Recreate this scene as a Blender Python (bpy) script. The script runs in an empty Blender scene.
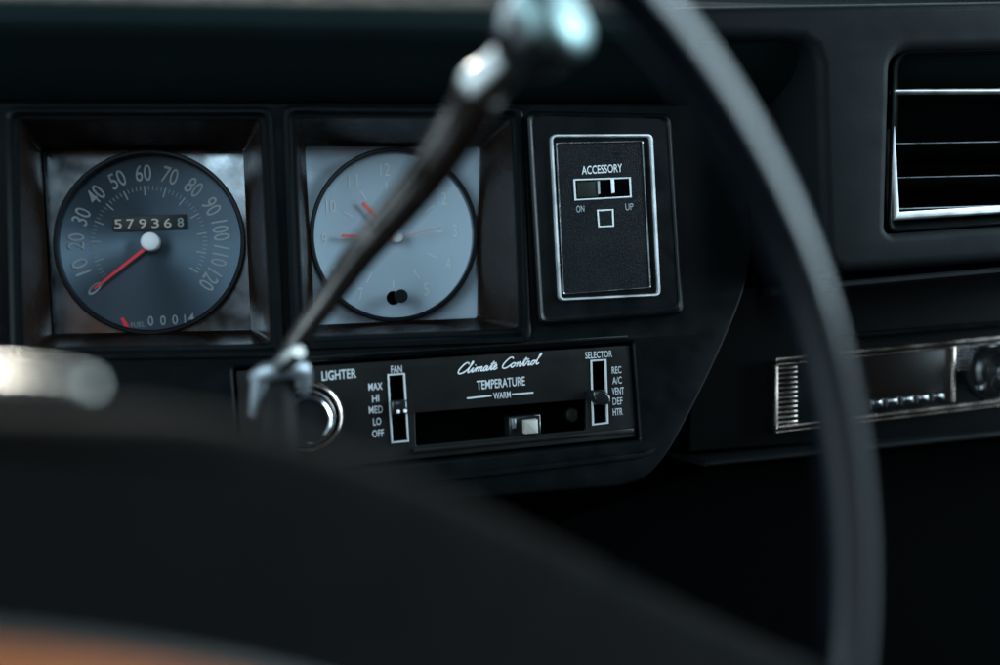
import bpy, bmesh, math, random
from mathutils import Vector, Matrix
random.seed(4)
sc = bpy.context.scene
COL = sc.collection
R = math.radians

# ------------------------------------------------------------------ camera
PW, PH, F = 1000.0, 665.0, 972.0            # photograph size and focal length in its pixels (35 mm on a 36 mm wide frame)
YAW, ROLL, Z0 = R(13), R(3.2), 0.56
DIR = Vector((math.sin(YAW), math.cos(YAW), 0))
CAM = -DIR * Z0
_r0 = Vector((math.cos(YAW), -math.sin(YAW), 0)); _u0 = Vector((0, 0, 1))
RIGHT = _r0 * math.cos(ROLL) - _u0 * math.sin(ROLL)
UP = _u0 * math.cos(ROLL) + _r0 * math.sin(ROLL)
cd = bpy.data.cameras.new("camera"); cam = bpy.data.objects.new("camera", cd); COL.objects.link(cam)
cd.sensor_width = 36.0; cd.lens = 36.0 * F / PW; cd.clip_start = 0.01; cd.clip_end = 100
m3 = Matrix((RIGHT, UP, -DIR)).transposed()
cam.matrix_world = Matrix.Translation(CAM) @ m3.to_4x4()
cd.dof.use_dof = True; cd.dof.focus_distance = 0.575; cd.dof.aperture_fstop = 1.95
sc.camera = cam
sc.view_settings.view_transform = 'Standard'; sc.view_settings.look = 'None'
sc.view_settings.exposure = 0.55; sc.view_settings.gamma = 1.0

# ------------------------------------------------------------------ world: daylight through the car's windows, added glow patches, dark brown cabin below
w = bpy.data.worlds.new("World"); sc.world = w; w.use_nodes = True
nt = w.node_tree; nt.nodes.clear()
N = nt.nodes.new; L = nt.links.new
out = N('ShaderNodeOutputWorld'); bg = N('ShaderNodeBackground'); L(bg.outputs[0], out.inputs[0])
tc = N('ShaderNodeTexCoord'); sx = N('ShaderNodeSeparateXYZ'); L(tc.outputs['Generated'], sx.inputs[0])
def mr(src, a, b):
    n = N('ShaderNodeMapRange'); n.interpolation_type = 'SMOOTHSTEP'
    L(src, n.inputs['Value']); n.inputs['From Min'].default_value = a; n.inputs['From Max'].default_value = b
    return n.outputs[0]
def mt(op, a, b=None):
    n = N('ShaderNodeMath'); n.operation = op
    for i, v in enumerate((a, b)):
        if v is None: continue
        if isinstance(v, (int, float)): n.inputs[i].default_value = v
        else: L(v, n.inputs[i])
    return n.outputs[0]
X, Y, Z = sx.outputs
LEFT_LOW, LOW = 2.0, 2.4
SKY_FRONT, SKY_LEFT, SKY_RIGHT, REAR_PATCH, CABIN, TAN = 3.4, 4.6, 14.0, 3.2, 0.8, 1.0
band = mt('MULTIPLY', mr(Z, 0.02, 0.10), mr(Z, 0.72, 0.55))
bandf = mt('MULTIPLY', mr(Z, 0.10, 0.22), mr(Z, 0.90, 0.75))
front = mt('MULTIPLY', mt('MULTIPLY', mr(Y, 0.12, 0.3), bandf), SKY_FRONT)
left = mt('MULTIPLY', mt('MULTIPLY', mt('MULTIPLY', mr(X, -0.45, -0.6), mr(Y, 0.05, -0.05)), band), SKY_LEFT)
right = mt('MULTIPLY', mt('MULTIPLY', mt('MULTIPLY', mr(X, 0.66, 0.80), mr(Y, 0.05, -0.05)), band), SKY_RIGHT)
rear_patch = mt('MULTIPLY', mt('MULTIPLY', mt('MULTIPLY', mr(Y, -0.5, -0.6), mt('MULTIPLY', mr(Z, 0.14, 0.20), mr(X, -0.13, -0.06))), mt('MULTIPLY', mr(Z, 0.55, 0.45), mr(X, 0.10, 0.03))), REAR_PATCH)  # bright patch added so the speedometer surround reflects blue at its upper right
# glow added below the window line to highlight the lower wheel rim
left_low = mt('MULTIPLY', mt('MULTIPLY', mt('MULTIPLY', mr(X, -0.48, -0.66), mr(Y, 0.05, -0.05)), mt('MULTIPLY', mr(Z, 0.10, 0.02), mr(Z, -0.62, -0.42))), LEFT_LOW)
low = mt('MULTIPLY', mt('MULTIPLY', mt('MULTIPLY', mr(X, 0.70, 0.84), mr(Y, 0.05, -0.05)), mt('MULTIPLY', mr(Z, 0.10, 0.02), mr(Z, -0.5, -0.3))), LOW)
win = mt('ADD', mt('ADD', mt('ADD', front, mt('ADD', left_low, low)), left), mt('ADD', right, rear_patch))
cab = N('ShaderNodeMix'); cab.data_type = 'RGBA'
L(mr(Z, -0.25, 0.15), cab.inputs[0])
cab.inputs[6].default_value = (0.016, 0.0115, 0.009, 1); cab.inputs[7].default_value = (0.012, 0.016, 0.019, 1)
skyc = N('ShaderNodeVectorMath'); skyc.operation = 'SCALE'; skyc.inputs[0].default_value = (0.68, 0.92, 1.05); L(win, skyc.inputs['Scale'])
cabs = N('ShaderNodeVectorMath'); cabs.operation = 'SCALE'; L(cab.outputs[2], cabs.inputs[0]); cabs.inputs['Scale'].default_value = CABIN
add = N('ShaderNodeVectorMath'); add.operation = 'ADD'; L(skyc.outputs[0], add.inputs[0]); L(cabs.outputs[0], add.inputs[1])
# sunlit tan door trim and seat low on the driver's side
tanm = mt('MULTIPLY', mt('MULTIPLY', mt('MULTIPLY', mr(X, -0.12, -0.2), mr(X, -0.62, -0.45)), mt('MULTIPLY', mr(Z, 0.08, 0.0), mr(Z, -0.35, -0.22))), mt('MULTIPLY', mr(Y, 0.0, -0.2), TAN))
tans = N('ShaderNodeVectorMath'); tans.operation = 'SCALE'; tans.inputs[0].default_value = (0.30, 0.155, 0.095); L(tanm, tans.inputs['Scale'])
add2 = N('ShaderNodeVectorMath'); add2.operation = 'ADD'; L(add.outputs[0], add2.inputs[0]); L(tans.outputs[0], add2.inputs[1])
L(add2.outputs[0], bg.inputs['Color']); bg.inputs['Strength'].default_value = 1.0

# ------------------------------------------------------------------ sun: through the windscreen, high, from ahead and a little left
sd = bpy.data.lights.new("sun", 'SUN'); sun = bpy.data.objects.new("sun", sd); COL.objects.link(sun)
sd.energy = 5.0; sd.angle = R(0.5); sd.color = (1.0, 0.95, 0.86)
SUN_TO = Vector((-0.12, 0.66, 0.74)).normalized()          # direction towards the sun
sun.rotation_euler = SUN_TO.to_track_quat('Z', 'Y').to_euler()

# ------------------------------------------------------------------ geometry helpers
def ray(px, py): return DIR + RIGHT * ((px - PW / 2) / F) - UP * ((py - PH / 2) / F)
def U(px, py, z): return CAM + ray(px, py) * z
def P(px, py, d=0.0):                       # point of the dash plane, d metres proud of it (towards the driver)
    r = ray(px, py); return CAM + r * ((-d - CAM.y) / r.y)

def quad(x0, y0, x1, y1, x2, y2, x3, y3): return [(x0, y0), (x1, y1), (x2, y2), (x3, y3)]
def inset(q, k):                             # shrink a quad by k px on every side (k may be (l,t,r,b))
    l, t, r, b = (k, k, k, k) if not isinstance(k, tuple) else k
    (ax, ay), (bx, by), (cx, cy), (dx, dy) = q
    return [(ax + l, ay + t), (bx - r, by + t), (cx - r, cy - b), (dx + l, dy - b)]
def rrect(q, rad, n=6):
    o = []
    for i in range(4):
        p0, p, p1 = Vector(q[i - 1]), Vector(q[i]), Vector(q[(i + 1) % 4])
        rr = rad[i] if isinstance(rad, (list, tuple)) else rad
        a = p + (p0 - p).normalized() * rr; b = p + (p1 - p).normalized() * rr
        for k in range(n + 1):
            t = k / n
            # circular-ish corner
            v = a * (1 - t) ** 2 + p * 2 * t * (1 - t) + b * t ** 2
            o.append((v.x, v.y))
    return o
def circle(cx, cy, rx, ry=None, n=64, rot=0):
    ry = rx if ry is None else ry
    return [(cx + rx * math.cos(2 * math.pi * k / n + rot), cy + ry * math.sin(2 * math.pi * k / n + rot)) for k in range(n)]

def smooth(bm, ang=38):
    bm.normal_update()
    for f in bm.faces: f.smooth = True
    for e in bm.edges:
        e.smooth = (len(e.link_faces) == 2 and e.calc_face_angle(0) < R(ang))
def obj(name, bm, mat, parent=None, ang=38, recalc=True):
    if recalc: bmesh.ops.recalc_face_normals(bm, faces=bm.faces)
    smooth(bm, ang)
    me = bpy.data.meshes.new(name); bm.to_mesh(me); bm.free()
    o = bpy.data.objects.new(name, me); COL.objects.link(o); me.materials.append(mat)
    if parent: o.parent = parent; o.matrix_parent_inverse = parent.matrix_world.inverted()
    return o
def thing(name, label, cat, loc, group=None):
    o = bpy.data.objects.new(name, None); COL.objects.link(o); o.location = loc; o.empty_display_size = .02
    o['label'] = label; o['category'] = cat
    if group: o['group'] = group
    bpy.context.view_layer.update()
    return o
def loft_into(bm, loops, closed=True, cap0=False, cap1=False, ring=True):
    vs = [[bm.verts.new(p) for p in lp] for lp in loops]
    for a, b in zip(vs, vs[1:]):
        n = len(a)
        for i in range(n if ring else n - 1):
            bm.faces.new((a[i], a[(i + 1) % n], b[(i + 1) % n], b[i]))
    if cap0: bm.faces.new(vs[0])
    if cap1: bm.faces.new(vs[-1][::-1])
    return vs
def loft(loops, **k):                        # loops: list of (px_loop, d)
    bm = bmesh.new(); loft_into(bm, [[P(x, y, d) for x, y in lp] for lp, d in loops], **k); return bm
def prism_into(bm, lp, d0, d1, bev=0.0):     # straight extrusion of a pixel outline drawn at d1 (front), bevelled front edge
    front = [P(x, y, d1) for x, y in lp]
    back = [p + Vector((0, d1 - d0, 0)) for p in front]
    if bev:
        c = sum(front, Vector()) / len(front)
        n = len(front); fin = []
        for i in range(n):
            a, p, b = front[i - 1], front[i], front[(i + 1) % n]
            e1 = (p - a).normalized(); e2 = (b - p).normalized()
            n1 = Vector((-e1.z, 0, e1.x)); n2 = Vector((-e2.z, 0, e2.x))
            if n1.dot(c - p) < 0 and n2.dot(c - p) < 0: n1, n2 = -n1, -n2
            v = (n1 + n2)
            if v.length < 1e-6: v = n1
            v = v.normalized(); v *= bev / max(.4, v.dot(n1))
            fin.append(p + v)
        mid = [p + Vector((0, bev, 0)) for p in front]
        q = [(p + m * 0 + f) * .5 + ((p - f) * .207 + Vector((0, bev * .29, 0))) for p, f, m in zip(front, fin, mid)]
        loft_into(bm, [back, mid, q, fin], cap0=True, cap1=True)
    else:
        loft_into(bm, [back, front], cap0=True, cap1=True)
def prism(lp, d0, d1, bev=0.0):
    bm = bmesh.new(); prism_into(bm, lp, d0, d1, bev); return bm
def ring_into(bm, outer, inner, d0, d1, bev=0.0003):
    po = [P(x, y, d1) for x, y in outer]; pi = [P(x, y, d1) for x, y in inner]
    back = Vector((0, d1 - d0, 0)); bv = Vector((0, bev, 0))
    k = .25
    o2 = [a + (b - a) * k for a, b in zip(po, pi)]; i2 = [b + (a - b) * k for a, b in zip(po, pi)]
    n = len(po)
    lo = [[p + back for p in po], [p + bv for p in po], o2, i2, [p + bv for p in pi], [p + back for p in pi]]
    loft_into(bm, lo)
def ring(outer, inner, d0, d1, bev=0.0003):
    bm = bmesh.new(); ring_into(bm, outer, inner, d0, d1, bev); return bm
def tube_into(bm, pts, rad, n=24, cap=True):
    pts = [Vector(p) for p in pts]; rad = rad if isinstance(rad, (list, tuple)) else [rad] * len(pts)
    loops = []; nrm = None
    for i, p in enumerate(pts):
        t = (pts[min(i + 1, len(pts) - 1)] - pts[max(i - 1, 0)]).normalized()
        if nrm is None: nrm = t.orthogonal().normalized()
        nrm = (nrm - t * nrm.dot(t)).normalized(); b = t.cross(nrm)
        loops.append([p + (nrm * math.cos(2 * math.pi * k / n) + b * math.sin(2 * math.pi * k / n)) * rad[i] for k in range(n)])
    loft_into(bm, loops, cap0=cap, cap1=cap)
def lathe_into(bm, org, axis, prof, n=40, cap0=True, cap1=True):   # prof: (s along axis, radius)
    axis = axis.normalized(); a = axis.orthogonal().normalized(); b = axis.cross(a)
    loops = [[org + axis * s + (a * math.cos(2 * math.pi * k / n) + b * math.sin(2 * math.pi * k / n)) * max(r, 1e-5) for k in range(n)] for s, r in prof]
    loft_into(bm, loops, cap0=cap0, cap1=cap1)
def lathe(*a, **k):
    bm = bmesh.new(); lathe_into(bm, *a, **k); return bm
def catmull(pts, sub=8):
    pts = [Vector(p) for p in pts]; o = []
    for i in range(len(pts) - 1):
        p0, p1, p2, p3 = pts[max(i - 1, 0)], pts[i], pts[i + 1], pts[min(i + 2, len(pts) - 1)]
        for k in range(sub):
            t = k / sub
            o.append(.5 * ((2 * p1) + (p2 - p0) * t + (2 * p0 - 5 * p1 + 4 * p2 - p3) * t * t + (3 * p1 - p0 - 3 * p2 + p3) * t ** 3))
    o.append(pts[-1]); return o

# plates with holes: a filled 2-D curve in the dash plane, bevelled and turned into a mesh
def plate(name, outer, holes, d, thick, bev, mat, parent, res=3):
    cu = bpy.data.curves.new(name, 'CURVE'); cu.dimensions = '2D'; cu.fill_mode = 'BOTH'
    cu.extrude = max(thick / 2 - bev, 1e-5); cu.bevel_depth = bev; cu.bevel_resolution = res; cu.offset = -bev
    for lp in [outer] + holes:
        s = cu.splines.new('POLY'); s.points.add(len(lp) - 1); s.use_cyclic_u = True
        for q, (x, y) in zip(s.points, lp):
            p = P(x, y, d); q.co = (p.x, p.z, 0, 1)
    t = bpy.data.objects.new("t", cu); COL.objects.link(t)
    dg = bpy.context.evaluated_depsgraph_get(); dg.update()
    me = bpy.data.meshes.new_from_object(t.evaluated_get(dg)); bpy.data.objects.remove(t)
    bm = bmesh.new(); bm.from_mesh(me); bpy.data.meshes.remove(me)
    bmesh.ops.remove_doubles(bm, verts=bm.verts, dist=1e-6)
    for v in bm.verts: v.co = Vector((v.co.x, -d + thick / 2 - v.co.z, v.co.y))
    return obj(name, bm, mat, parent, 40)

# lettering: text outlines laid flat on their surface
_tc = {}
def text_mesh(s, bold=0.0):
    k = (s, bold)
    if k in _tc: return _tc[k]
    cu = bpy.data.curves.new("t", 'FONT'); cu.body = s; cu.offset = bold; cu.resolution_u = 3
    t = bpy.data.objects.new("t", cu); COL.objects.link(t)
    dg = bpy.context.evaluated_depsgraph_get(); dg.update()
    me = bpy.data.meshes.new_from_object(t.evaluated_get(dg)); bpy.data.objects.remove(t)
    vs = [(v.co.x, v.co.y) for v in me.vertices]; fs = [tuple(p.vertices) for p in me.polygons]
    bpy.data.meshes.remove(me)
    xs = [v[0] for v in vs]; ys = [v[1] for v in vs]; x0, x1, y1 = min(xs), max(xs), max(ys)
    vs = [((x - x0) / (x1 - x0), y / y1) for x, y in vs]
    _tc[k] = (vs, fs); return _tc[k]
def sheet_into(bm, vs, fs, fn):
    v = [bm.verts.new(fn(*p)) for p in vs]
    for f in fs:
        try: bm.faces.new([v[i] for i in f])
        except ValueError: pass
def text_into(bm, s, p0, p1, h, d, bold=0.0, lean=0.055):
    vs, fs = text_mesh(s, bold)
    def fn(u, v): return P(p0[0] + (p1[0] - p0[0]) * u - lean * v * h, p0[1] + (p1[1] - p0[1]) * u - v * h, d)
    sheet_into(bm, vs, fs, fn)
def ribbon_into(bm, pts, wid, d):
    pts = [Vector(p) for p in pts]; n = len(pts); l = []; r = []
    for i, p in enumerate(pts):
        t = (pts[min(i + 1, n - 1)] - pts[max(i - 1, 0)])
        t = t.normalized() if t.length > 1e-9 else Vector((1, 0))
        q = Vector((-t.y, t.x)) * wid / 2
        l.append(bm.verts.new(P(p.x + q.x, p.y + q.y, d))); r.append(bm.verts.new(P(p.x - q.x, p.y - q.y, d)))
    for i in range(n - 1): bm.faces.new((l[i], l[i + 1], r[i + 1], r[i]))

# ------------------------------------------------------------------ materials
def mat(name, col, rough=.5, metal=0.0, bump=None, var=0.0, spec=.5, coat=0.0, rvar=0.0, aniso=0.0, dust=0.0):
    m = bpy.data.materials.new(name); m.use_nodes = True; t = m.node_tree; b = t.nodes['Principled BSDF']
    b.inputs['Base Color'].default_value = (*col, 1); b.inputs['Roughness'].default_value = rough; b.inputs['Metallic'].default_value = metal
    b.inputs['Specular IOR Level'].default_value = spec; b.inputs['Coat Weight'].default_value = coat
    tcn = t.nodes.new('ShaderNodeTexCoord'); co = tcn.outputs['Object']
    def noise(scale, det=3):
        n = t.nodes.new('ShaderNodeTexNoise'); n.inputs['Scale'].default_value = scale; n.inputs['Detail'].default_value = det
        t.links.new(co, n.inputs['Vector']); return n.outputs['Fac']
    last = None
    if var:
        mx = t.nodes.new('ShaderNodeMix'); mx.data_type = 'RGBA'; t.links.new(noise(38), mx.inputs[0])
        mx.inputs[6].default_value = (*[c * (1 - var) for c in col], 1); mx.inputs[7].default_value = (*[min(1, c * (1 + var)) for c in col], 1)
        last = mx.outputs[2]
    if dust:
        cr = t.nodes.new('ShaderNodeMapRange'); t.links.new(noise(2600, 1), cr.inputs['Value'])
        cr.inputs['From Min'].default_value = .70; cr.inputs['From Max'].default_value = .80
        cr.inputs['To Max'].default_value = dust
        mx = t.nodes.new('ShaderNodeMix'); mx.data_type = 'RGBA'; t.links.new(cr.outputs[0], mx.inputs[0])
        if last: t.links.new(last, mx.inputs[6])
        else: mx.inputs[6].default_value = (*col, 1)
        mx.inputs[7].default_value = (.35, .34, .32, 1); last = mx.outputs[2]
    if last: t.links.new(last, b.inputs['Base Color'])
    if rvar:
        r = t.nodes.new('ShaderNodeMapRange'); t.links.new(noise(70, 5), r.inputs['Value'])
        r.inputs['From Min'].default_value = .3; r.inputs['From Max'].default_value = .7
        r.inputs['To Min'].default_value = max(.02, rough - rvar); r.inputs['To Max'].default_value = rough + rvar
        t.links.new(r.outputs[0], b.inputs['Roughness'])
    if bump:
        kind, scale, st, dist = bump
        bp = t.nodes.new('ShaderNodeBump'); bp.inputs['Strength'].default_value = st; bp.inputs['Distance'].default_value = dist
        if kind == 'grain':
            v = t.nodes.new('ShaderNodeTexVoronoi'); v.inputs['Scale'].default_value = scale; v.feature = 'DISTANCE_TO_EDGE'
            t.links.new(co, v.inputs['Vector']); t.links.new(v.outputs['Distance'], bp.inputs['Height'])
        else: t.links.new(noise(scale, 4), bp.inputs['Height'])
        t.links.new(bp.outputs[0], b.inputs['Normal'])
    return m
def radial_dial(name, col, center, rough=.4, metal=.6, aniso=.8, spec=.5):
    m = mat(name, col, rough, metal, var=.05, spec=spec); t = m.node_tree; b = t.nodes['Principled BSDF']
    b.inputs['Anisotropic'].default_value = aniso
    g = t.nodes.new('ShaderNodeNewGeometry')
    s = t.nodes.new('ShaderNodeVectorMath'); s.operation = 'SUBTRACT'; t.links.new(g.outputs['Position'], s.inputs[0]); s.inputs[1].default_value = center
    nn = t.nodes.new('ShaderNodeVectorMath'); nn.operation = 'NORMALIZE'; t.links.new(s.outputs[0], nn.inputs[0])
    c = t.nodes.new('ShaderNodeVectorMath'); c.operation = 'CROSS_PRODUCT'; t.links.new(nn.outputs[0], c.inputs[0]); c.inputs[1].default_value = (0, 1, 0)
    t.links.new(nn.outputs[0], b.inputs['Tangent'])
    return m
M = {}
M['black'] = mat('black_moulded_plastic', (.0018, .0028, .0033), .34, bump=('n', 900, .10, .0004), rvar=.07, var=.2, spec=.16)
M['pod'] = mat('black_satin_plastic', (.0014, .0023, .0027), .36, bump=('n', 1200, .12, .0003), rvar=.07, var=.2, dust=.010, spec=.10)
M['tunnel'] = mat('dark_gauge_tunnel', (.0085, .0052, .0040), .30, var=.3, rvar=.1, spec=.25)
M['void'] = mat('shade_black', (.0005, .0007, .0008), .9, spec=.01, var=.2)  # near-black albedo carries the closed cabin's shade in knee area and gaps
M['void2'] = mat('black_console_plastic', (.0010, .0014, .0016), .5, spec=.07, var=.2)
M['vinyl'] = mat('charcoal_vinyl', (.0032, .0044, .0052), .62, spec=.05, bump=('grain', 900, .25, .0004), var=.12, rvar=.06)
M['pad'] = mat('black_padded_vinyl', (.0040, .0076, .0080), .9, spec=.022, bump=('grain', 700, .3, .0005), var=.15, rvar=.06)
M['chrome'] = mat('bright_chrome', (.80, .82, .84), .13, 1.0, rvar=.05, bump=('n', 300, .05, .0003))
M['worn'] = mat('worn_chrome', (.62, .64, .66), .27, 1.0, rvar=.12, var=.2, bump=('n', 900, .2, .0003))
M['warm'] = mat('warm_chrome', (.50, .42, .375), .24, 1.0, rvar=.1, var=.15)
M['dkmetal'] = mat('dark_plated_metal', (.19, .17, .16), .22, 1.0, rvar=.10, var=.35, bump=('n', 160, .10, .0006))
M['castgrey'] = mat('pale_grey_cast_metal', (.20, .22, .24), .42, .7, rvar=.1, var=.15)
M['print'] = mat('grey_white_print', (.60, .63, .65), .55, var=.2)
M['bright'] = mat('white_print', (.74, .79, .83), .5, var=.15)
M['dimprint'] = mat('dull_grey_print', (.27, .31, .335), .55, var=.3)
M['cream'] = mat('cream_digit', (.50, .50, .43), .5, var=.1)
M['red'] = mat('red_pointer', (.78, .03, .045), .45, var=.08)
M['coral'] = mat('coral_hand', (.82, .13, .09), .45, var=.08)
M['white'] = mat('white_hub_plastic', (.80, .82, .84), .4, var=.06)
M['ring'] = mat('black_dial_ring', (.004, .006, .009), .28, var=.1, spec=.3)
M['glass'] = mat('smoked_dial_window', (.005, .0035, .003), .3, var=.2, spec=.10)
M['insert'] = mat('black_grained_insert', (.0038, .0056, .0074), .36, bump=('grain', 950, .45, .0005), rvar=.05, var=.25, spec=.16)
M['panel'] = mat('dark_climate_plate', (.0064, .0064, .0066), .40, spec=.18, bump=('n', 1600, .1, .0002), dust=.04, rvar=.05, var=.12)
M['knobw'] = mat('cream_slider_knob', (.30, .28, .25), .45, var=.15)
M['rim'] = mat('glossy_black_wheel_rim', (.0014, .0024, .0036), .20, spec=.30, rvar=.06, var=.2, bump=('n', 90, .04, .0005))
M['wheelpad'] = mat('soft_black_wheel_pad', (.0025, .0022, .0021), .85, spec=.05, var=.2, rvar=.05, bump=('n', 500, .15, .0004))
M['lacquer'] = mat('black_knob_plastic', (.008, .009, .010), .16, var=.2)
M['lacquer2'] = mat('satin_black_boss', (.003, .0028, .0028), .7, spec=.12, var=.2)
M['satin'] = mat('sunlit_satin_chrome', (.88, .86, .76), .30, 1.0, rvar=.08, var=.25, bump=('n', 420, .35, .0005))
M['frame'] = mat('brushed_chrome_frame', (.84, .87, .89), .46, 1.0, rvar=.1, var=.08)
M['pink'] = mat('pale_pink_hand', (.62, .30, .30), .5, var=.05)
M['drum'] = mat('dark_blue_black_drum', (.012, .017, .022), .4, var=.2)
M['cap'] = mat('tinted_chrome_cap', (.17, .235, .235), .42, 1.0, rvar=.06)
M['colm'] = mat('dull_collar_metal', (.22, .22, .215), .30, 1.0, rvar=.06)
M['lip'] = mat('dull_grey_lip', (.032, .029, .026), .6, var=.2)
M['climprint'] = mat('worn_grey_print', (.40, .42, .44), .6, var=.35)
M['line'] = mat('dull_chrome_line', (.20, .215, .23), .3, 1.0, rvar=.1, var=.25)
M['wood'] = None
M['green'] = mat('dark_green_slider', (.009, .012, .008), .5, spec=.2, var=.2)

def wood():
    m = mat('brown_wood_grain', (.30, .09, .035), .6, spec=.08); t = m.node_tree; b = t.nodes['Principled BSDF']
    tcn = t.nodes.new('ShaderNodeTexCoord'); mp = t.nodes.new('ShaderNodeMapping'); mp.inputs['Scale'].default_value = (18, 180, 260)
    t.links.new(tcn.outputs['Object'], mp.inputs[0])
    n = t.nodes.new('ShaderNodeTexNoise'); n.inputs['Scale'].default_value = 1; n.inputs['Detail'].default_value = 4; t.links.new(mp.outputs[0], n.inputs[0])
    mx = t.nodes.new('ShaderNodeMix'); mx.data_type = 'RGBA'; t.links.new(n.outputs['Fac'], mx.inputs[0])
    mx.inputs[6].default_value = (.15, .033, .006, 1); mx.inputs[7].default_value = (.31, .085, .020, 1); t.links.new(mx.outputs[2], b.inputs['Base Color'])
    return m
M['wood'] = wood()

# ================================================================== DASHBOARD
dash = thing('dashboard', 'black padded dashboard holding the gauges, climate panel, radio and vent', 'dashboard', P(500, 480, -.05))
# everything behind
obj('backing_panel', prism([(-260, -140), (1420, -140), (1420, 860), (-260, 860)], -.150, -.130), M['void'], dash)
# padded top roll: cross-section swept across the car
def sweep_x(prof, x0, x1, n=40, wob=0.0):
    bm = bmesh.new(); loops = []
    for k in range(n + 1):
        x = x0 + (x1 - x0) * k / n
        loops.append([Vector((x, -d, z + wob * math.sin(x * 9))) for d, z in prof])
    loft_into(bm, loops, cap0=True, cap1=True); return bm
XL, XR = P(-240, 0).x, P(1400, 0).x
def zat(py, d, px=350): return P(px, py, d).z
brow_prof = [(-.128, zat(104, 0) + .004), (-.004, zat(104, 0) + .002), (.012, zat(86, .012)), (.026, zat(66, .026)), (.038, zat(42, .038)), (.046, zat(31, .046)),
             (.0468, zat(22, .0468)), (.043, zat(11, .043)), (.030, zat(2, .030)), (.010, zat(-6, .01)), (-.128, zat(-22, -.12))]
obj('padded_top', sweep_x(brow_prof, XL, XR), M['pad'], dash, 60)

# ---- instrument pod with openings
SPEEDO_OUT = quad(10, 112, 268, 112, 279, 352, 16, 356)
CLOCK_OUT = quad(287, 110, 519, 111, 527, 337, 296, 345)
ACC_OUT = quad(526, 111, 672, 114, 684, 314, 538, 325)
CLIM_OUT = quad(236, 371, 630, 345, 637, 437, 244, 476)
pod_out = [(-220, 100), (690, 103), (716, 105), (728, 109), (736, 118), (740, 130)] + [(p.x, p.y) for p in catmull([(750, 225), (752, 252), (744, 292), (728, 334), (708, 378), (690, 414), (674, 444), (660, 464), (645, 478), (622, 486), (590, 489), (540, 493)], 4)] + [(470, 499), (240, 530), (-220, 580)]
plate('instrument_pod', pod_out, [rrect(SPEEDO_OUT, 9), rrect(CLOCK_OUT, 9), rrect(inset(CLIM_OUT, -3), 3)], 0.0, .07, .0022, M['pod'], dash)
# mouldings around the openings (raised lips that catch the light)
def lip(name, q, rad, wid, d, mt_, par, gap=0):
    o = rrect(inset(q, -gap), rad); i = rrect(inset(q, wid - gap), max(rad - 2, 1))
    return obj(name, ring(o, i, d - .006, d, .0006), mt_, par, 50)
# ledge strips below the pod
def bar(name, pts_top, h, d0, d1, bev, mt_, par):
    lp = pts_top + [(x, y + h) for x, y in reversed(pts_top)]
    return obj(name, prism(lp, d0, d1, bev), mt_, par, 50)
bar('moulding', [(300, 357), (628, 335)], 3.2, -.002, .0016, .0007, M['black'], dash)
bar('moulding', [(240, 498), (470, 475), (640, 455), (655, 450)], 4.0, -.002, .0026, .0010, M['black'], dash)

# ---- charcoal face round the vent, with a soft left edge
VENT = quad(893, 50, 1190, 44, 1200, 212, 888, 233)
face_out = rrect(quad(700, 6, 1420, -6, 1420, 236, 700, 262), 4) 
face_out = [(668, 4), (1420, -8), (1420, 232), (848, 272), (834, 268), (826, 254), (822, 150), (820, 64), (815, 48), (804, 40), (785, 38), (668, 38)]
plate('vent_surround', face_out, [rrect(VENT, [20, 14, 14, 8])], .050, .09, .0065, M['vinyl'], dash, 6)
# shelf lip under it, recess, lower ledge
bar('shelf_lip', [(830, 282), (1420, 230)], 7, -.10, .052, .0030, M['vinyl'], dash)
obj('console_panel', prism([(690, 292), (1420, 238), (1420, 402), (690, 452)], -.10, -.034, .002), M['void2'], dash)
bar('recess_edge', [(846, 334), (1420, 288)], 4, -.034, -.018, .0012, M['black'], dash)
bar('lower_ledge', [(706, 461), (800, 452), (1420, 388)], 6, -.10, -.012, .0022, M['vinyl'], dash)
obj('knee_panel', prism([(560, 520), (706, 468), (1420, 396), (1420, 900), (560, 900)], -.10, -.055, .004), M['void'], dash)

# ================================================================== gauges
def gauge_bezel(par, out, glass, d_glass, rad=9):
    a = rrect(out, rad); n_in = inset(out, 3.5)
    # outer rounded lip, then the tapering walls back to the dial plate
    lip_d = .0035
    bm = loft([(rrect(inset(out, -5), rad + 3), -.004), (rrect(inset(out, -5), rad + 3), lip_d - .0008), (rrect(inset(out, -4), rad + 2), lip_d),
               (rrect(inset(out, 0), rad), lip_d), (rrect(inset(out, 1), rad), lip_d - .001), (rrect(inset(out, 4), rad - 1), -.001),
               (rrect(inset(out, 7), rad - 2), -.0012), (rrect(inset(out, 8.5), rad - 2), -.003)])
    obj('bezel', bm, M['pod'], par, 50)
    # walls
    bm = loft([(rrect(inset(out, 8), rad - 2), -.0028), (rrect(inset(glass, -3), 4), d_glass + .003), (rrect(glass, 3), d_glass + .001), (rrect(glass, 3), d_glass - .004)])
    obj('side_walls', bm, M['tunnel'], par, 50)

# ---- speedometer
SC = (149, 242)
sp = thing('speedometer', 'round dark speedometer in a square recess, red needle near zero', 'speedometer', P(149, 335, -.05))
SG = quad(41, 149, 243, 149, 251, 330, 52, 334)
gauge_bezel(sp, SPEEDO_OUT, SG, -.046)
DS = -.050
M['sdial'] = radial_dial('blue_grey_brushed_dial', (.105, .150, .195), P(*SC, DS), .52, .95, .92)
M['splate'] = mat('polished_dial_surround', (.28, .31, .34), .20, 1.0, var=.25, rvar=.08, bump=('n', 60, .2, .0004))
obj('dial_surround', prism(inset(SG, -4), DS - .010, DS - .0025), M['splate'], sp)
obj('dial', prism(circle(149, 242, 92, 88.5, 96), DS - .0025, DS), M['sdial'], sp)
obj('dial_ring', ring(circle(149, 242, 96.5, 93, 96), circle(149, 242, 91.5, 88, 96), DS - .002, DS + .006, .0008), M['ring'], sp)
bm = bmesh.new()
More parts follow.
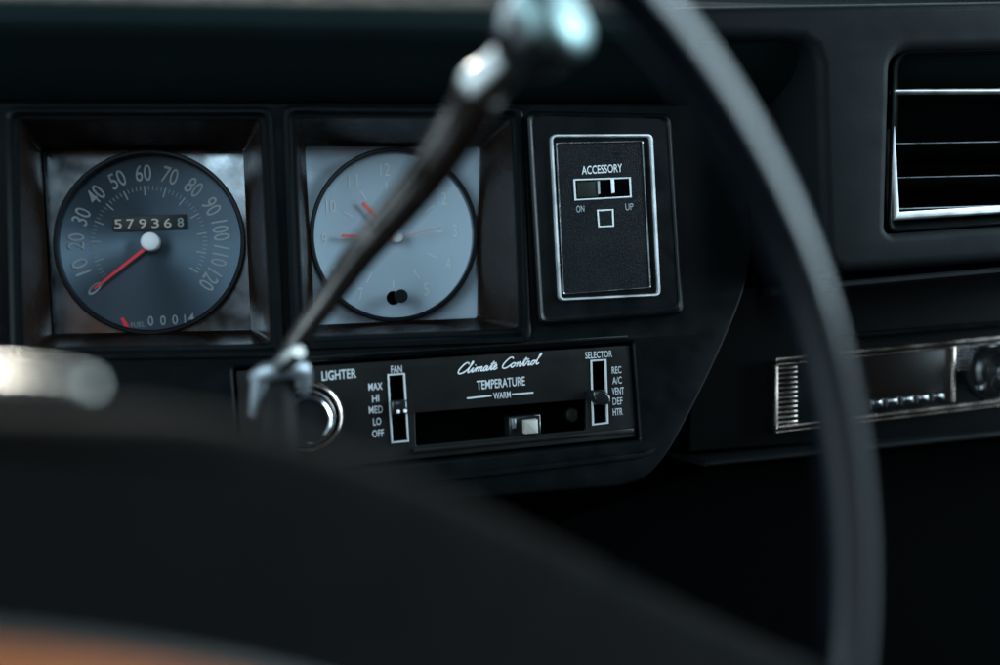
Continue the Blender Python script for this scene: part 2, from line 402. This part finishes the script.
def radial_text(bm, s, c, ang, rx, ry, hh, wpc, d, bold=0.0):
    vs, fs = text_mesh(s, bold); a = R(ang); wid = wpc * len(s)
    er = Vector((math.cos(a), -math.sin(a))); et = Vector((math.sin(a), math.cos(a)))
    ctr = Vector((c[0] + rx * math.cos(a), c[1] - ry * math.sin(a)))
    def fn(u, v):
        q = ctr + et * ((u - .5) * wid) + er * ((v - .5) * hh); return P(q.x, q.y, d)
    sheet_into(bm, vs, fs, fn)
for i in range(13):
    ang = 222 - i * 21.25
    radial_text(bm, str(i * 10), SC, ang, 73, 69.5, 16.5, (8.0, 8.0, 6.6)[min(2, len(str(i * 10)) - 1)], DS + .0004, .004)
obj('numerals', bm, M['dimprint'], sp, recalc=False)
bm = bmesh.new()
for i in range(61):
    ang = R(222 - i * 4.25); big = i % 5 == 0
    r0, r1 = (48.5, 58.5) if big else (54, 58.5)
    c, s = math.cos(ang), -math.sin(ang)
    ribbon_into(bm, [(SC[0] + r0 * c, SC[1] + r0 * s * .96), (SC[0] + r1 * c, SC[1] + r1 * s * .96)], 1.3 if big else .6, DS + .0004)
obj('tick_marks', bm, M['dimprint'], sp, recalc=False)
OD = quad(112, 216.5, 187, 214, 187.5, 229.5, 113, 232)
od = obj('odometer', prism(rrect(OD, 2), DS - .001, DS + .0008, .0003), M['drum'], sp)
bm = bmesh.new()
for k, ch in enumerate('57936'):
    x = 114.5 + k * 12.4
    text_into(bm, ch, (x, 228.6 - k * .28), (x + 7.6, 228.4 - k * .28), 9.2, DS + .0011, .012)
obj('digits', bm, M['cream'], od, recalc=False)
bm = bmesh.new(); text_into(bm, '8', (177.5, 226.6), (184, 226.4), 9.0, DS + .0011, .02)
obj('tenths_digit', bm, M['dimprint'], od, recalc=False)
bm = bmesh.new()
text_into(bm, 'FUEL', (131, 328), (145, 326.5), 5, DS + .0004)
for x, y in ((148, 325.6), (160.5, 325.2), (172.5, 324.4)): text_into(bm, '0', (x, y), (x + 5.6, y - .2), 9.6, DS + .0004, .012)
text_into(bm, '14', (184.5, 323.6), (194.5, 321.6), 9, DS + .0004, .006)
obj('fuel_scale', bm, M['dimprint'], sp, recalc=False)
obj('fuel_pointer', prism([(120.5, 318.5), (123.5, 317.5), (129.5, 327), (125, 328)], DS + .001, DS + .002), M['red'], sp)
obj('needle', prism([(147.2, 244.6), (149.2, 247.4), (94.6, 289.4), (93.8, 288)], DS + .004, DS + .0056), M['red'], sp)
hub = P(151.5, 242.5, DS)
obj('hub_cap', lathe(hub, Vector((0, -1, 0)), [(0, .0054), (.006, .0054), (.0074, .0049), (.0082, .0036), (.0086, .0018)], 32), M['white'], sp)

# ---- clock
ck = thing('clock', 'round pale blue clock with red hands behind the gear lever', 'clock', P(394, 322, -.05))
CG = quad(305, 146.5, 480, 147, 477, 318, 315, 325)
gauge_bezel(ck, CLOCK_OUT, CG, -.046)
CC = (394, 234.5)
M['cdial'] = radial_dial('pale_blue_dial', (.45, .575, .68), P(*CC, DS), .5, .15, .5)
M['cplate'] = mat('pale_blue_surround', (.44, .56, .665), .35, .25, var=.22, rvar=.12, bump=('n', 55, .15, .0004))
obj('dial_surround', prism(inset(CG, -4), DS - .010, DS - .0025), M['cplate'], ck)
obj('dial', prism(circle(*CC, 81, 84, 96), DS - .0025, DS), M['cdial'], ck)
obj('dial_ring', ring(circle(*CC, 84.5, 87.5, 96), circle(*CC, 80, 83, 96), DS - .002, DS + .006, .0008), M['ring'], ck)
bm = bmesh.new(); bt = bmesh.new()
NC = Vector((390, 235))
for k in range(1, 13):
    a = R(90 - k * 30 + 4); er = Vector((math.cos(a), -math.sin(a)))
    q = NC + er * 65.5
    if k != 6:
        s = str(k); wd = 4.6 * len(s)
        text_into(bm, s, (q.x - wd / 2, q.y + 6.5), (q.x + wd / 2, q.y + 6.0), 12.5, DS + .0004, -.012)
    ribbon_into(bt, [NC + er * (42 if k % 3 else 46), NC + er * 53], 1.2, DS + .0004)
obj('numerals', bm, M['bright'], ck, recalc=False); obj('tick_marks', bt, M['bright'], ck, recalc=False)
HC = Vector((396, 238))
def hand(name, tip, wb, wt, d, m_, tail=0):
    t = Vector(tip); u = (t - HC).normalized(); n = Vector((-u.y, u.x)); b = HC - u * tail
    obj(name, prism([tuple(b + n * wb / 2), tuple(t + n * wt / 2), tuple(t - n * wt / 2), tuple(b - n * wb / 2)], d, d + .0008), m_, ck)
hand('hour_hand', (362.5, 202.5), 4, 3.4, DS + .003, M['coral'])
hand('minute_hand', (341.5, 235.6), 3.4, 2.6, DS + .0045, M['coral'])
hand('second_hand', (441, 227.5), .7, .9, DS + .006, M['pink'], 8)
obj('hub_cap', lathe(P(HC.x, HC.y, DS), Vector((0, -1, 0)), [(0, .0034), (.0074, .0034), (.0082, .0026), (.0084, .0012)], 28), M['white'], ck)
obj('setting_hole', prism(circle(393.2, 297.8, 6.6, 7, 28), DS - .001, DS + .0007), M['void'], ck)
obj('setting_knob', lathe(P(398.6, 297, DS), Vector((0, -1, 0)), [(0, .0034), (.009, .0034), (.0103, .0040), (.0135, .0040), (.0142, .0034)], 28), M['ring'], ck)

# ================================================================== accessory panel
ac = thing('accessory_panel', 'black upright accessory panel framed by a thin chrome rectangle', 'switch panel', P(610, 320, .0))
bm = loft([(rrect(ACC_OUT, 9), -.002), (rrect(ACC_OUT, 9), .0052), (rrect(inset(ACC_OUT, 1.2), 9), .0068), (rrect(inset(ACC_OUT, 3), 8), .0072),
           (rrect(inset(ACC_OUT, 5), 8), .0060), (rrect(inset(ACC_OUT, 7), 7), .0060), (rrect(inset(ACC_OUT, 22), 5), .0066)], cap0=True, cap1=True)
obj('cover_block', bm, M['insert_block'] if 'insert_block' in M else M['black'], ac, 50)
CF = quad(550.5, 134, 653.5, 133.5, 661.5, 296, 559, 301)
obj('chrome_frame', ring(rrect(CF, 6), rrect(inset(CF, 3.0), 4), .0062, .0092, .0012), M['frame'], ac, 60)
IT = quad(556, 142.5, 643.5, 140.5, 651.5, 288, 563.5, 294.5)
obj('inner_trim', ring(rrect(IT, 2), rrect(inset(IT, 1.3), 1.5), .0062, .0080, .0004), M['worn'], ac, 60)
obj('grained_insert', prism(rrect(inset(IT, 1), 2), .0060, .0071), M['insert'], ac)
D = .0071
SL = quad(573.8, 179, 631, 177, 632, 197.5, 575, 200.6)
fr = obj('switch_slot', ring(SL, inset(SL, 1.5), D - .0002, D + .0009, .0003), M['print'], ac, 60)
obj('slot_floor', prism(inset(SL, 1.5), D - .0004, D + .0001), M['void'], fr)
obj('switch_slider', prism([(577, 182), (598, 181), (598.5, 196.5), (577.8, 197.7)], D, D + .0008, .0003), M['green'], fr)
bm = bmesh.new(); prism_into(bm, [(597.8, 181), (599.6, 181), (600.2, 194), (598.4, 194)], D, D + .0016)
obj('slider_edge', bm, M['dimprint'], fr)
obj('slider_pointer', prism([(611.6, 179), (614.2, 179), (615, 192.6), (612.4, 193)], D, D + .0016, .0002), M['bright'], fr)
SQ = quad(597.2, 209.8, 613.6, 209, 614.4, 226.6, 598.4, 227.4)
obj('indicator_square', ring(SQ, inset(SQ, 1.4), D - .0002, D + .0006, .0002), M['print'], ac, 60)
bm = bmesh.new()
text_into(bm, 'ACCESSORY', (582, 174.4), (622.5, 171.8), 8.2, D + .0003, .008)
obj('lettering', bm, M['print'], ac, recalc=False); bm = bmesh.new()
text_into(bm, 'ON', (576.5, 212.4), (584.5, 211.8), 6.6, D + .0003, .0)
text_into(bm, 'UP', (625.5, 210.4), (633.5, 209.8), 6.6, D + .0003, .0)
obj('switch_lettering', bm, M['dimprint'], ac, recalc=False)

# ================================================================== climate control panel
cl = thing('climate_control_panel', 'long black climate control panel with white lettering and slide levers', 'climate control', P(480, 470, 0))
TS = quad(415, 413, 586.5, 399.5, 586.5, 430, 416, 446)
FS = quad(387.2, 374.2, 405, 373, 409.2, 442, 391.2, 443.8)
SS = quad(590.6, 360, 606.6, 359, 609, 423.8, 592.4, 425.8)
DC = -.0030
plate('faceplate', rrect(CLIM_OUT, 2), [rrect(TS, 2), inset(FS, 2), inset(SS, 2)], DC, .004, .0005, M['panel'], cl)
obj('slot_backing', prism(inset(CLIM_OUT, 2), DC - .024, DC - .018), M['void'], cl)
bar('bottom_lip', [(414, 449), (588, 432), (634, 428)], 5, DC - .001, DC + .0022, .0008, M['panel'], cl)
def slot(name, q):
    return obj(name, ring(q, inset(q, 1.75), DC - .001, DC + .0008, .0003), M['climprint'], cl, 60)
f1 = slot('fan_slot', FS); f2 = slot('selector_slot', SS)
bm = bmesh.new(); prism_into(bm, [(391.5, 401), (407, 400), (408, 414), (392.5, 415)], DC - .004, DC + .006, .0012)
fl = obj('fan_lever', bm, M['lacquer'], f1, 50)
bm = bmesh.new()
for x, y in ((398.2, 411.6), (405.2, 411)): lathe_into(bm, P(x, y, DC + .006), Vector((0, -1, 0)), [(-.0004, .0011), (.0008, .0010), (.0012, .0005)], 14)
obj('lever_studs', bm, M['bright'], fl)
bm = bmesh.new(); prism_into(bm, [(593.6, 390.5), (604.5, 390), (611, 396), (611.5, 403), (606, 405.5), (597.5, 404.5), (594, 398)], DC - .004, DC + .009, .0014)
obj('selector_lever', bm, M['lacquer'], f2, 50)
tk = obj('temperature_knob', prism([(509, 417), (541, 414), (541.5, 436.5), (510, 439)], DC - .016, DC - .003, .001), M['lacquer'], cl, 50)
obj('knob_face', prism(rrect([(524.6, 420.4), (538, 419), (538.4, 433.2), (525, 434.4)], 1.2), DC - .004, DC + .0022, .0006), M['knobw'], tk, 50)
obj('knob_side', prism([(511.5, 419), (516, 418.6), (516.6, 428.5), (512.2, 429)], DC - .004, DC - .0016, .0004), M['castgrey'], tk, 50)
obj('temperature_stop', prism(circle(573, 415, 6, 7.5, 20), DC - .018, DC - .012, .001), M['green'], cl, 50)
DL = DC + .0003
bm = bmesh.new()
text_into(bm, 'LIGHTER', (322, 380.6), (356.5, 377.6), 9.2, DL, .012)
text_into(bm, 'FAN', (391, 373.2), (402.2, 372.4), 7.2, DL, .012)
for s, xr, y in (('MAX', 382.6, 390), ('HI', 379.3, 402), ('MED', 383, 413.2), ('LO', 381.3, 425), ('OFF', 384, 436.8)):
    wd = {'MAX': 14, 'HI': 7, 'MED': 14, 'LO': 8, 'OFF': 11.6}[s]
    text_into(bm, s, (xr - wd, y + .6), (xr, y - .6), 7.2, DL, .012)
text_into(bm, 'TEMPERATURE', (477, 389.6), (525.2, 385.2), 8.8, DL, .014)
text_into(bm, 'WARM', (493.6, 399.3), (510.8, 397.6), 6.6, DL, .012)
ribbon_into(bm, [(467, 398.4), (491.6, 395.6)], 1.7, DL); ribbon_into(bm, [(511.8, 394.4), (533.4, 392.6)], 1.7, DL)
text_into(bm, 'SELECTOR', (585.4, 358.8), (612.4, 357), 6.8, DL, .012)
for s, x, y in (('REC', 612, 373.4), ('A/C', 612.6, 383.8), ('VENT', 612.2, 394.4), ('DEF', 612.8, 404.6), ('HTR', 613, 415.2)):
    wd = {'REC': 9.6, 'A/C': 9.4, 'VENT': 12, 'DEF': 10, 'HTR': 9.8}[s]
    text_into(bm, s, (x, y + .4), (x + wd, y - .4), 7.0, DL, .010)
obj('lettering', bm, M['climprint'], cl, recalc=False)
bm = bmesh.new()
strokes = [
 [(1.6, 1.8), (1.35, 2.2), (.8, 2.05), (.2, 1.1), (.15, .3), (.6, 0), (1.2, .2), (1.7, .7), (2.15, 1.6), (2.3, 2.2), (2.1, 2.3), (2.0, 1.5), (1.95, .4), (2.15, .03), (2.5, .4),
  (2.75, .95), (2.72, .3), (2.92, .03), (3.2, .5), (3.45, .97), (3.45, 0)],
 [(2.95, 1.4), (3.0, 1.55)],
 [(3.45, .45), (3.75, .98), (3.95, .8), (3.95, 0)], [(3.95, .45), (4.25, .98), (4.45, .8), (4.43, .2), (4.65, .05), (4.9, .35)],
 [(5.5, .85), (5.2, 1.0), (4.9, .6), (4.98, .1), (5.25, .08), (5.55, .9), (5.52, .2), (5.75, .03), (6.0, .5), (6.35, 1.8), (6.25, .4), (6.42, .03), (6.7, .4), (7.1, .6), (7.15, .95), (6.85, .95), (6.72, .4), (7.0, .03), (7.5, .35)],
 [(5.95, 1.32), (6.95, 1.36)],
 [(9.9, 1.8), (9.65, 2.2), (9.1, 2.05), (8.5, 1.1), (8.45, .3), (8.9, 0), (9.5, .2), (10.0, .7)],
 [(10.5, .95), (10.15, .85), (10.05, .3), (10.35, .02), (10.7, .4), (10.55, .95), (10.75, .75), (11.0, .72), (11.15, .95), (11.15, 0)],
 [(11.15, .45), (11.5, .98), (11.65, .8), (11.63, .2), (11.85, .05), (12.1, .5), (12.45, 1.8), (12.35, .4), (12.55, .03), (12.85, .5), (13.0, .98), (13.1, .8), (13.35, .85), (13.3, .2), (13.5, .05), (13.8, .4)],
 [(12.1, 1.32), (13.1, 1.36)],
 [(14.25, .95), (13.9, .8), (13.8, .3), (14.05, .02), (14.4, .4), (14.3, .95), (14.55, .7), (14.95, 1.6), (15.1, 2.15), (14.92, 2.3), (14.8, 1.5), (14.78, .4), (15.0, .03), (15.3, .3)]]
for st in strokes:
    q = catmull([(x + .38 * y, y) for x, y in st], 6)
    ribbon_into(bm, [(456.8 + p.x * 5.33, 374.2 - p.x * .66 - p.y * 4.6) for p in q], 1.15, DL)
obj('script_lettering', bm, M['print'], cl, recalc=False)

# ================================================================== cigarette lighter
lg = thing('cigarette_lighter', 'round chrome ringed cigarette lighter left of the fan lever', 'cigarette lighter', P(308, 440, 0))
LO = P(307, 416.5, DC); AX = Vector((0, -1, 0)); px = Z0 / F * .985
obj('outer_ring', lathe(LO, AX, [(0, 35 * px), (.0035, 35 * px), (.0050, 34 * px), (.0055, 32.5 * px), (.0045, 30.5 * px), (.0015, 29.5 * px)], 56, cap0=False, cap1=False), M['warm'], lg, 50)
obj('socket', lathe(LO, AX, [(.0008, 30 * px), (.0018, 24 * px)], 48), M['lacquer'], lg)
obj('middle_ring', lathe(LO, AX, [(.0012, 27 * px), (.010, 26.5 * px), (.0115, 25.6 * px), (.0112, 24.5 * px), (.008, 23 * px)], 56, cap0=False, cap1=False), M['worn'], lg, 50)
kn = obj('knob', lathe(LO, AX, [(.001, 20 * px), (.022, 21 * px), (.026, 21.5 * px), (.0275, 20.6 * px), (.0275, 19.2 * px), (.0262, 18 * px), (.0258, 8 * px)], 56), M['lacquer'], lg, 45)
obj('knob_ring', lathe(LO, AX, [(.021, 21.3 * px), (.0235, 22.8 * px), (.0262, 22.8 * px), (.0282, 21.4 * px), (.0286, 19.8 * px), (.0278, 19.0 * px)], 56, cap0=False, cap1=False), M['chrome'], kn, 60)

# ================================================================== radio
rd = thing('radio', 'chrome edged car radio set in the recess below the vent', 'radio', P(900, 420, -.03))
RO = quad(777, 362, 1180, 321, 1180, 384, 777, 431)
DR = -.024
obj('faceplate', prism(RO, -.034, DR, .0008), M['black'], rd)
bm = bmesh.new()
RI = inset(RO, (3, 3, 3, 3))
prism_into(bm, [(777, 358), (1180, 317), (1180, 320.6), (777, 361.8)], DR, DR + .005, .0009)
prism_into(bm, [(777, 364), (1180, 323), (1180, 324.8), (777, 366)], DR, DR + .003, .0005)
prism_into(bm, [(777, 426), (1180, 377), (1180, 380.6), (777, 429.8)], DR, DR + .005, .0009)
prism_into(bm, [(777, 431.5), (1180, 382.6), (1180, 384.2), (777, 433.2)], DR, DR + .003, .0005)
obj('chrome_trim', bm, M['warm'], rd, 50)
obj('dial_window', prism([(866, 356), (951, 347.5), (950.5, 400), (866, 410)], DR, DR + .0012, .0004), M['glass'], rd)
obj('divider', prism([(953, 346.5), (956, 346), (955, 402), (952, 402.4)], DR, DR + .004, .0005), M['warm'], rd, 50)
bm = bmesh.new()
for k in range(13):
    y = 368 + k * 4.9
    prism_into(bm, [(777.5, y), (798, y - 2.1), (798, y - .3), (777.5, y + 1.8)], DR, DR + .0026, .0005)
prism_into(bm, [(776, 366), (778.2, 365.8), (778.2, 430), (776, 430.2)], DR, DR + .003, .0005)
obj('ribbed_grille', bm, M['warm'], rd, 50)
bm = bmesh.new()
for k in range(7):
    y = 347.4 + k * 3.6
    prism_into(bm, [(958, y), (1010, y - 4.6), (1010, y - 3), (958, y + 1.6)], DR, DR + .0022, .0004)
obj('ribbed_panel', bm, M['worn'], rd, 50)
for k in range(5):
    x = 871 + k * 15.4; y = 399.5 - k * 1.75
    b = obj('push_button', prism(rrect([(x, y), (x + 13.4, y - 1.5), (x + 13.4, y + 8.2), (x, y + 9.8)], 1.5), DR, DR + .0085, .0016), M['lacquer'], rd, 50)
    obj('button_cap', prism(rrect([(x + 2.4, y + 2.2), (x + 10.8, y + 1.2), (x + 10.8, y + 3.6), (x + 2.4, y + 4.7)], .6), DR + .008, DR + .0092, .0003), M['worn'], b, 50)
kc = P(992, 371, DR)
tk2 = obj('tuning_knob', lathe(kc, AX, [(0, .0175), (.006, .0175), (.008, .0150), (.020, .0140), (.022, .0128), (.022, .006)], 48), M['lacquer'], rd, 45)
obj('knob_collar', lathe(kc, AX, [(.0, .0205), (.0025, .0205), (.0032, .0190), (.0028, .0178)], 48, cap0=False, cap1=False), M['lacquer'], tk2, 50)
obj('knob_pointer', prism([(982, 385), (998, 383.6), (998, 388), (982, 389.4)], DR + .002, DR + .008, .0008), M['worn'], tk2, 50)

# ================================================================== air vent
av = thing('air_vent', 'black air vent with thin chrome edged louvres at upper right', 'air vent', P(1000, 230, 0))
DV = .042
bm = loft([(rrect(inset(VENT, -1), [20, 14, 14, 9]), DV), (rrect(inset(VENT, 1), [20, 14, 14, 8]), DV + .0036), (rrect(inset(VENT, 2.5), [19, 14, 14, 8]), DV + .004), (rrect(inset(VENT, (5, 3, 4, 9)), [19, 12, 12, 3]), DV - .004), (rrect(inset(VENT, (7, 5, 4, 14)), [19, 12, 12, 2]), DV - .05)])
obj('housing', bm, M['pod'], av, 50)
obj('duct', prism(inset(VENT, (3, 3, 3, 8)), DV - .056, DV - .046), M['void'], av)
bar('top_bar', [(894, 88.5), (1190, 87)], 4.2, DV - .006, DV - .001, .0014, M['frame'], av)
bm = bmesh.new(); prism_into(bm, [(891.2, 128), (893.2, 128), (897.6, 214), (1190, 196), (1190, 200.5), (894.4, 219.5)], DV - .006, DV + .001, .0011)
obj('chrome_edge', bm, M['frame'], av, 50)
for y0, y1 in ((144, 141.6), (178, 174), (209, 203)):
    q0, q1 = P(895, y0, DV - .006), P(1190, y1 - 3, DV - .006)
    bm = bmesh.new()
    c = [(0, 0), (.0006, .0005), (.018, .006), (.036, .0075), (.036, .0062), (.018, .0045), (.0008, -.0007)]
    loft_into(bm, [[p + Vector((0, a, -b)) for a, b in c] for p in (q0, q1)], cap0=True, cap1=True)
    lv = obj('louvre', bm, M['void2'], av, 50)
    bm = bmesh.new(); tube_into(bm, [q0 + Vector((0, -.0004, .0)), q1 + Vector((0, -.0004, .0))], .0004, 8)
    obj('chrome_line', bm, M['line'], lv)

# ================================================================== steering column (behind the wheel pad) and gear lever
cz = thing('steering_column', 'black steering column disappearing under the dash behind the wheel pad', 'steering column', U(285, 640, .50))
a, b = U(150, 640, .26), U(300, 560, .60)
bm = bmesh.new(); tube_into(bm, [a, a + (b - a) * .5, a + (b - a) * .52, b], [.030, .032, .036, .037], 40)
obj('shroud', bm, M['black'], cz)
bm = bmesh.new(); tube_into(bm, [U(281, 376, .462), U(279, 386, .454), U(279, 420, .452), U(282, 480, .45)], [.005, .0075, .0085, .010], 28)
obj('lever_boss', bm, M['lacquer2'], cz, 50)
gl = thing('gear_lever', 'slender metal gear lever slanting up to a chrome topped knob', 'gear lever', U(280, 405, .44))
pts = catmull([U(283, 361, .445), U(297, 341, .438), U(330, 296, .423), U(362, 252, .407), U(418, 187, .38), U(465, 120, .354), U(482, 88, .342)], 8)
n = len(pts) - 1
rr = [.0036 + (.0084 - .0036) * min(1, (i / n) * 1.35) for i in range(n + 1)]
bm = bmesh.new(); tube_into(bm, pts, rr, 32); obj('shaft', bm, M['dkmetal'], gl, 60)
k0 = U(479, 90, .3445); kd = (U(556, 16, .322) - U(479, 90, .3445)).normalized()
obj('collar', lathe(k0, kd, [(-.002, .0080), (-.001, .0086), (.003, .0089), (.005, .0083), (.007, .0076), (.012, .0072), (.018, .0074)], 40), M['colm'], gl, 50)
kb = obj('knob', lathe(k0, kd, [(.016, .0070), (.020, .0110), (.024, .0135), (.030, .0148), (.036, .0150)], 48), M['lacquer'], gl, 50)
obj('knob_cap', lathe(k0, kd, [(.0355, .0152), (.038, .0158), (.0405, .0154), (.043, .0135), (.045, .009), (.0458, .003)], 48), M['cap'], kb, 60)
bm = bmesh.new()
tube_into(bm, catmull([U(257, 378, .450), U(268, 372, .446), U(290, 368, .446), U(305, 371, .450)], 6), .0044, 20)
tube_into(bm, [U(262, 372, .448), U(259, 392, .450), U(255, 414, .455)], [.0045, .0042, .0030], 20)
tube_into(bm, [U(303, 372, .450), U(304, 382, .452), U(303, 392, .456)], [.0042, .0036, .0028], 20)
obj('pivot_fork', bm, M['castgrey'], gl, 60)
obj('pivot_stud', lathe(U(285, 362, .437), kd, [(-.004, .0042), (.004, .0046), (.008, .0042), (.011, .0034)], 24), M['colm'], gl, 50)

# ================================================================== steering wheel
t_, y_ = R(0.5), R(-16)
WN = Vector((-math.sin(y_) * math.cos(t_), -math.cos(y_) * math.cos(t_), math.sin(t_)))
WC = U(183.6, 642.3, .203); WRAD = .198
WA = WN.cross(Vector((0, 0, 1))).normalized(); WB = WA.cross(WN).normalized()
def Wp(px_, py_, h=0.0):
    r = ray(px_, py_); o = WC + WN * h
    return CAM + r * ((o - CAM).dot(WN) / r.dot(WN))
sw = thing('steering_wheel', 'out of focus black steering wheel with padded hub crossing the foreground', 'steering wheel', WC)
bm = bmesh.new(); loops = []
NR, NS = 160, 24
for k in range(NR):
    a = 2 * math.pi * k / NR; e = WA * math.cos(a) + WB * math.sin(a)
    loops.append([WC + e * (WRAD + .0076 * math.cos(2 * math.pi * j / NS)) + WN * (.0080 * math.sin(2 * math.pi * j / NS)) for j in range(NS)])
vs = loft_into(bm, loops)
for j in range(NS): bm.faces.new((vs[-1][j], vs[-1][(j + 1) % NS], vs[0][(j + 1) % NS], vs[0][j]))
obj('rim', bm, M['rim'], sw, 80)
def slab(name, outline, h0, h1, bev, m_, par, steps=5):
    front = [Wp(x, y, h1) for x, y in outline]; c = sum(front, Vector()) / len(front); bm = bmesh.new(); loops = []
    n = len(front); nrm = []
    for i in range(n):
        a_, p, b_ = front[i - 1], front[i], front[(i + 1) % n]
        v = (b_ - a_).cross(WN); v.normalize(); nrm.append(v)
    if nrm[0].dot(c - front[0]) < 0: nrm = [-v for v in nrm]
    loops.append([p - WN * (h1 - h0) for p in front])
    for s in range(steps + 1):
        t = s / steps * math.pi / 2
        loops.append([p + v * (bev * (1 - math.cos(t))) - WN * (bev * (1 - math.sin(t))) for p, v in zip(front, nrm)])
    loft_into(bm, loops, cap0=True, cap1=True)
    return obj(name, bm, m_, par, 60)
top = [(p.x, p.y) for p in catmull([(-150, 398), (-40, 402), (80, 408), (170, 412), (240, 421), (300, 437), (360, 456), (430, 482), (500, 514), (600, 562), (700, 612), (790, 652), (850, 674)], 4)]
hp = slab('horn_pad', top + [(850, 760), (600, 790), (300, 800), (-150, 800)], -.012, .006, .007, M['wheelpad'], sw)
ins = [(p.x, p.y) for p in catmull([(-150, 640), (0, 651), (120, 663), (240, 681), (380, 712)], 4)]
slab('trim_strip', [(x, y - 14) for x, y in ins] + [(400, 790), (-150, 790)], .004, .0076, .002, M['lip'], hp)
slab('wood_insert', ins + [(380, 790), (-150, 790)], .004, .0085, .002, M['wood'], hp)
cr = catmull([Wp(-90, 377, -.028), Wp(0, 378, -.028), Wp(40, 380, -.028), Wp(70, 383, -.028), Wp(95, 388, -.028)], 8)
bm = bmesh.new(); tube_into(bm, cr, [.0020] * (len(cr) - 4) + [.0020, .0020, .0019, .0014], 24); obj('horn_ring', bm, M['satin'], sw, 60)
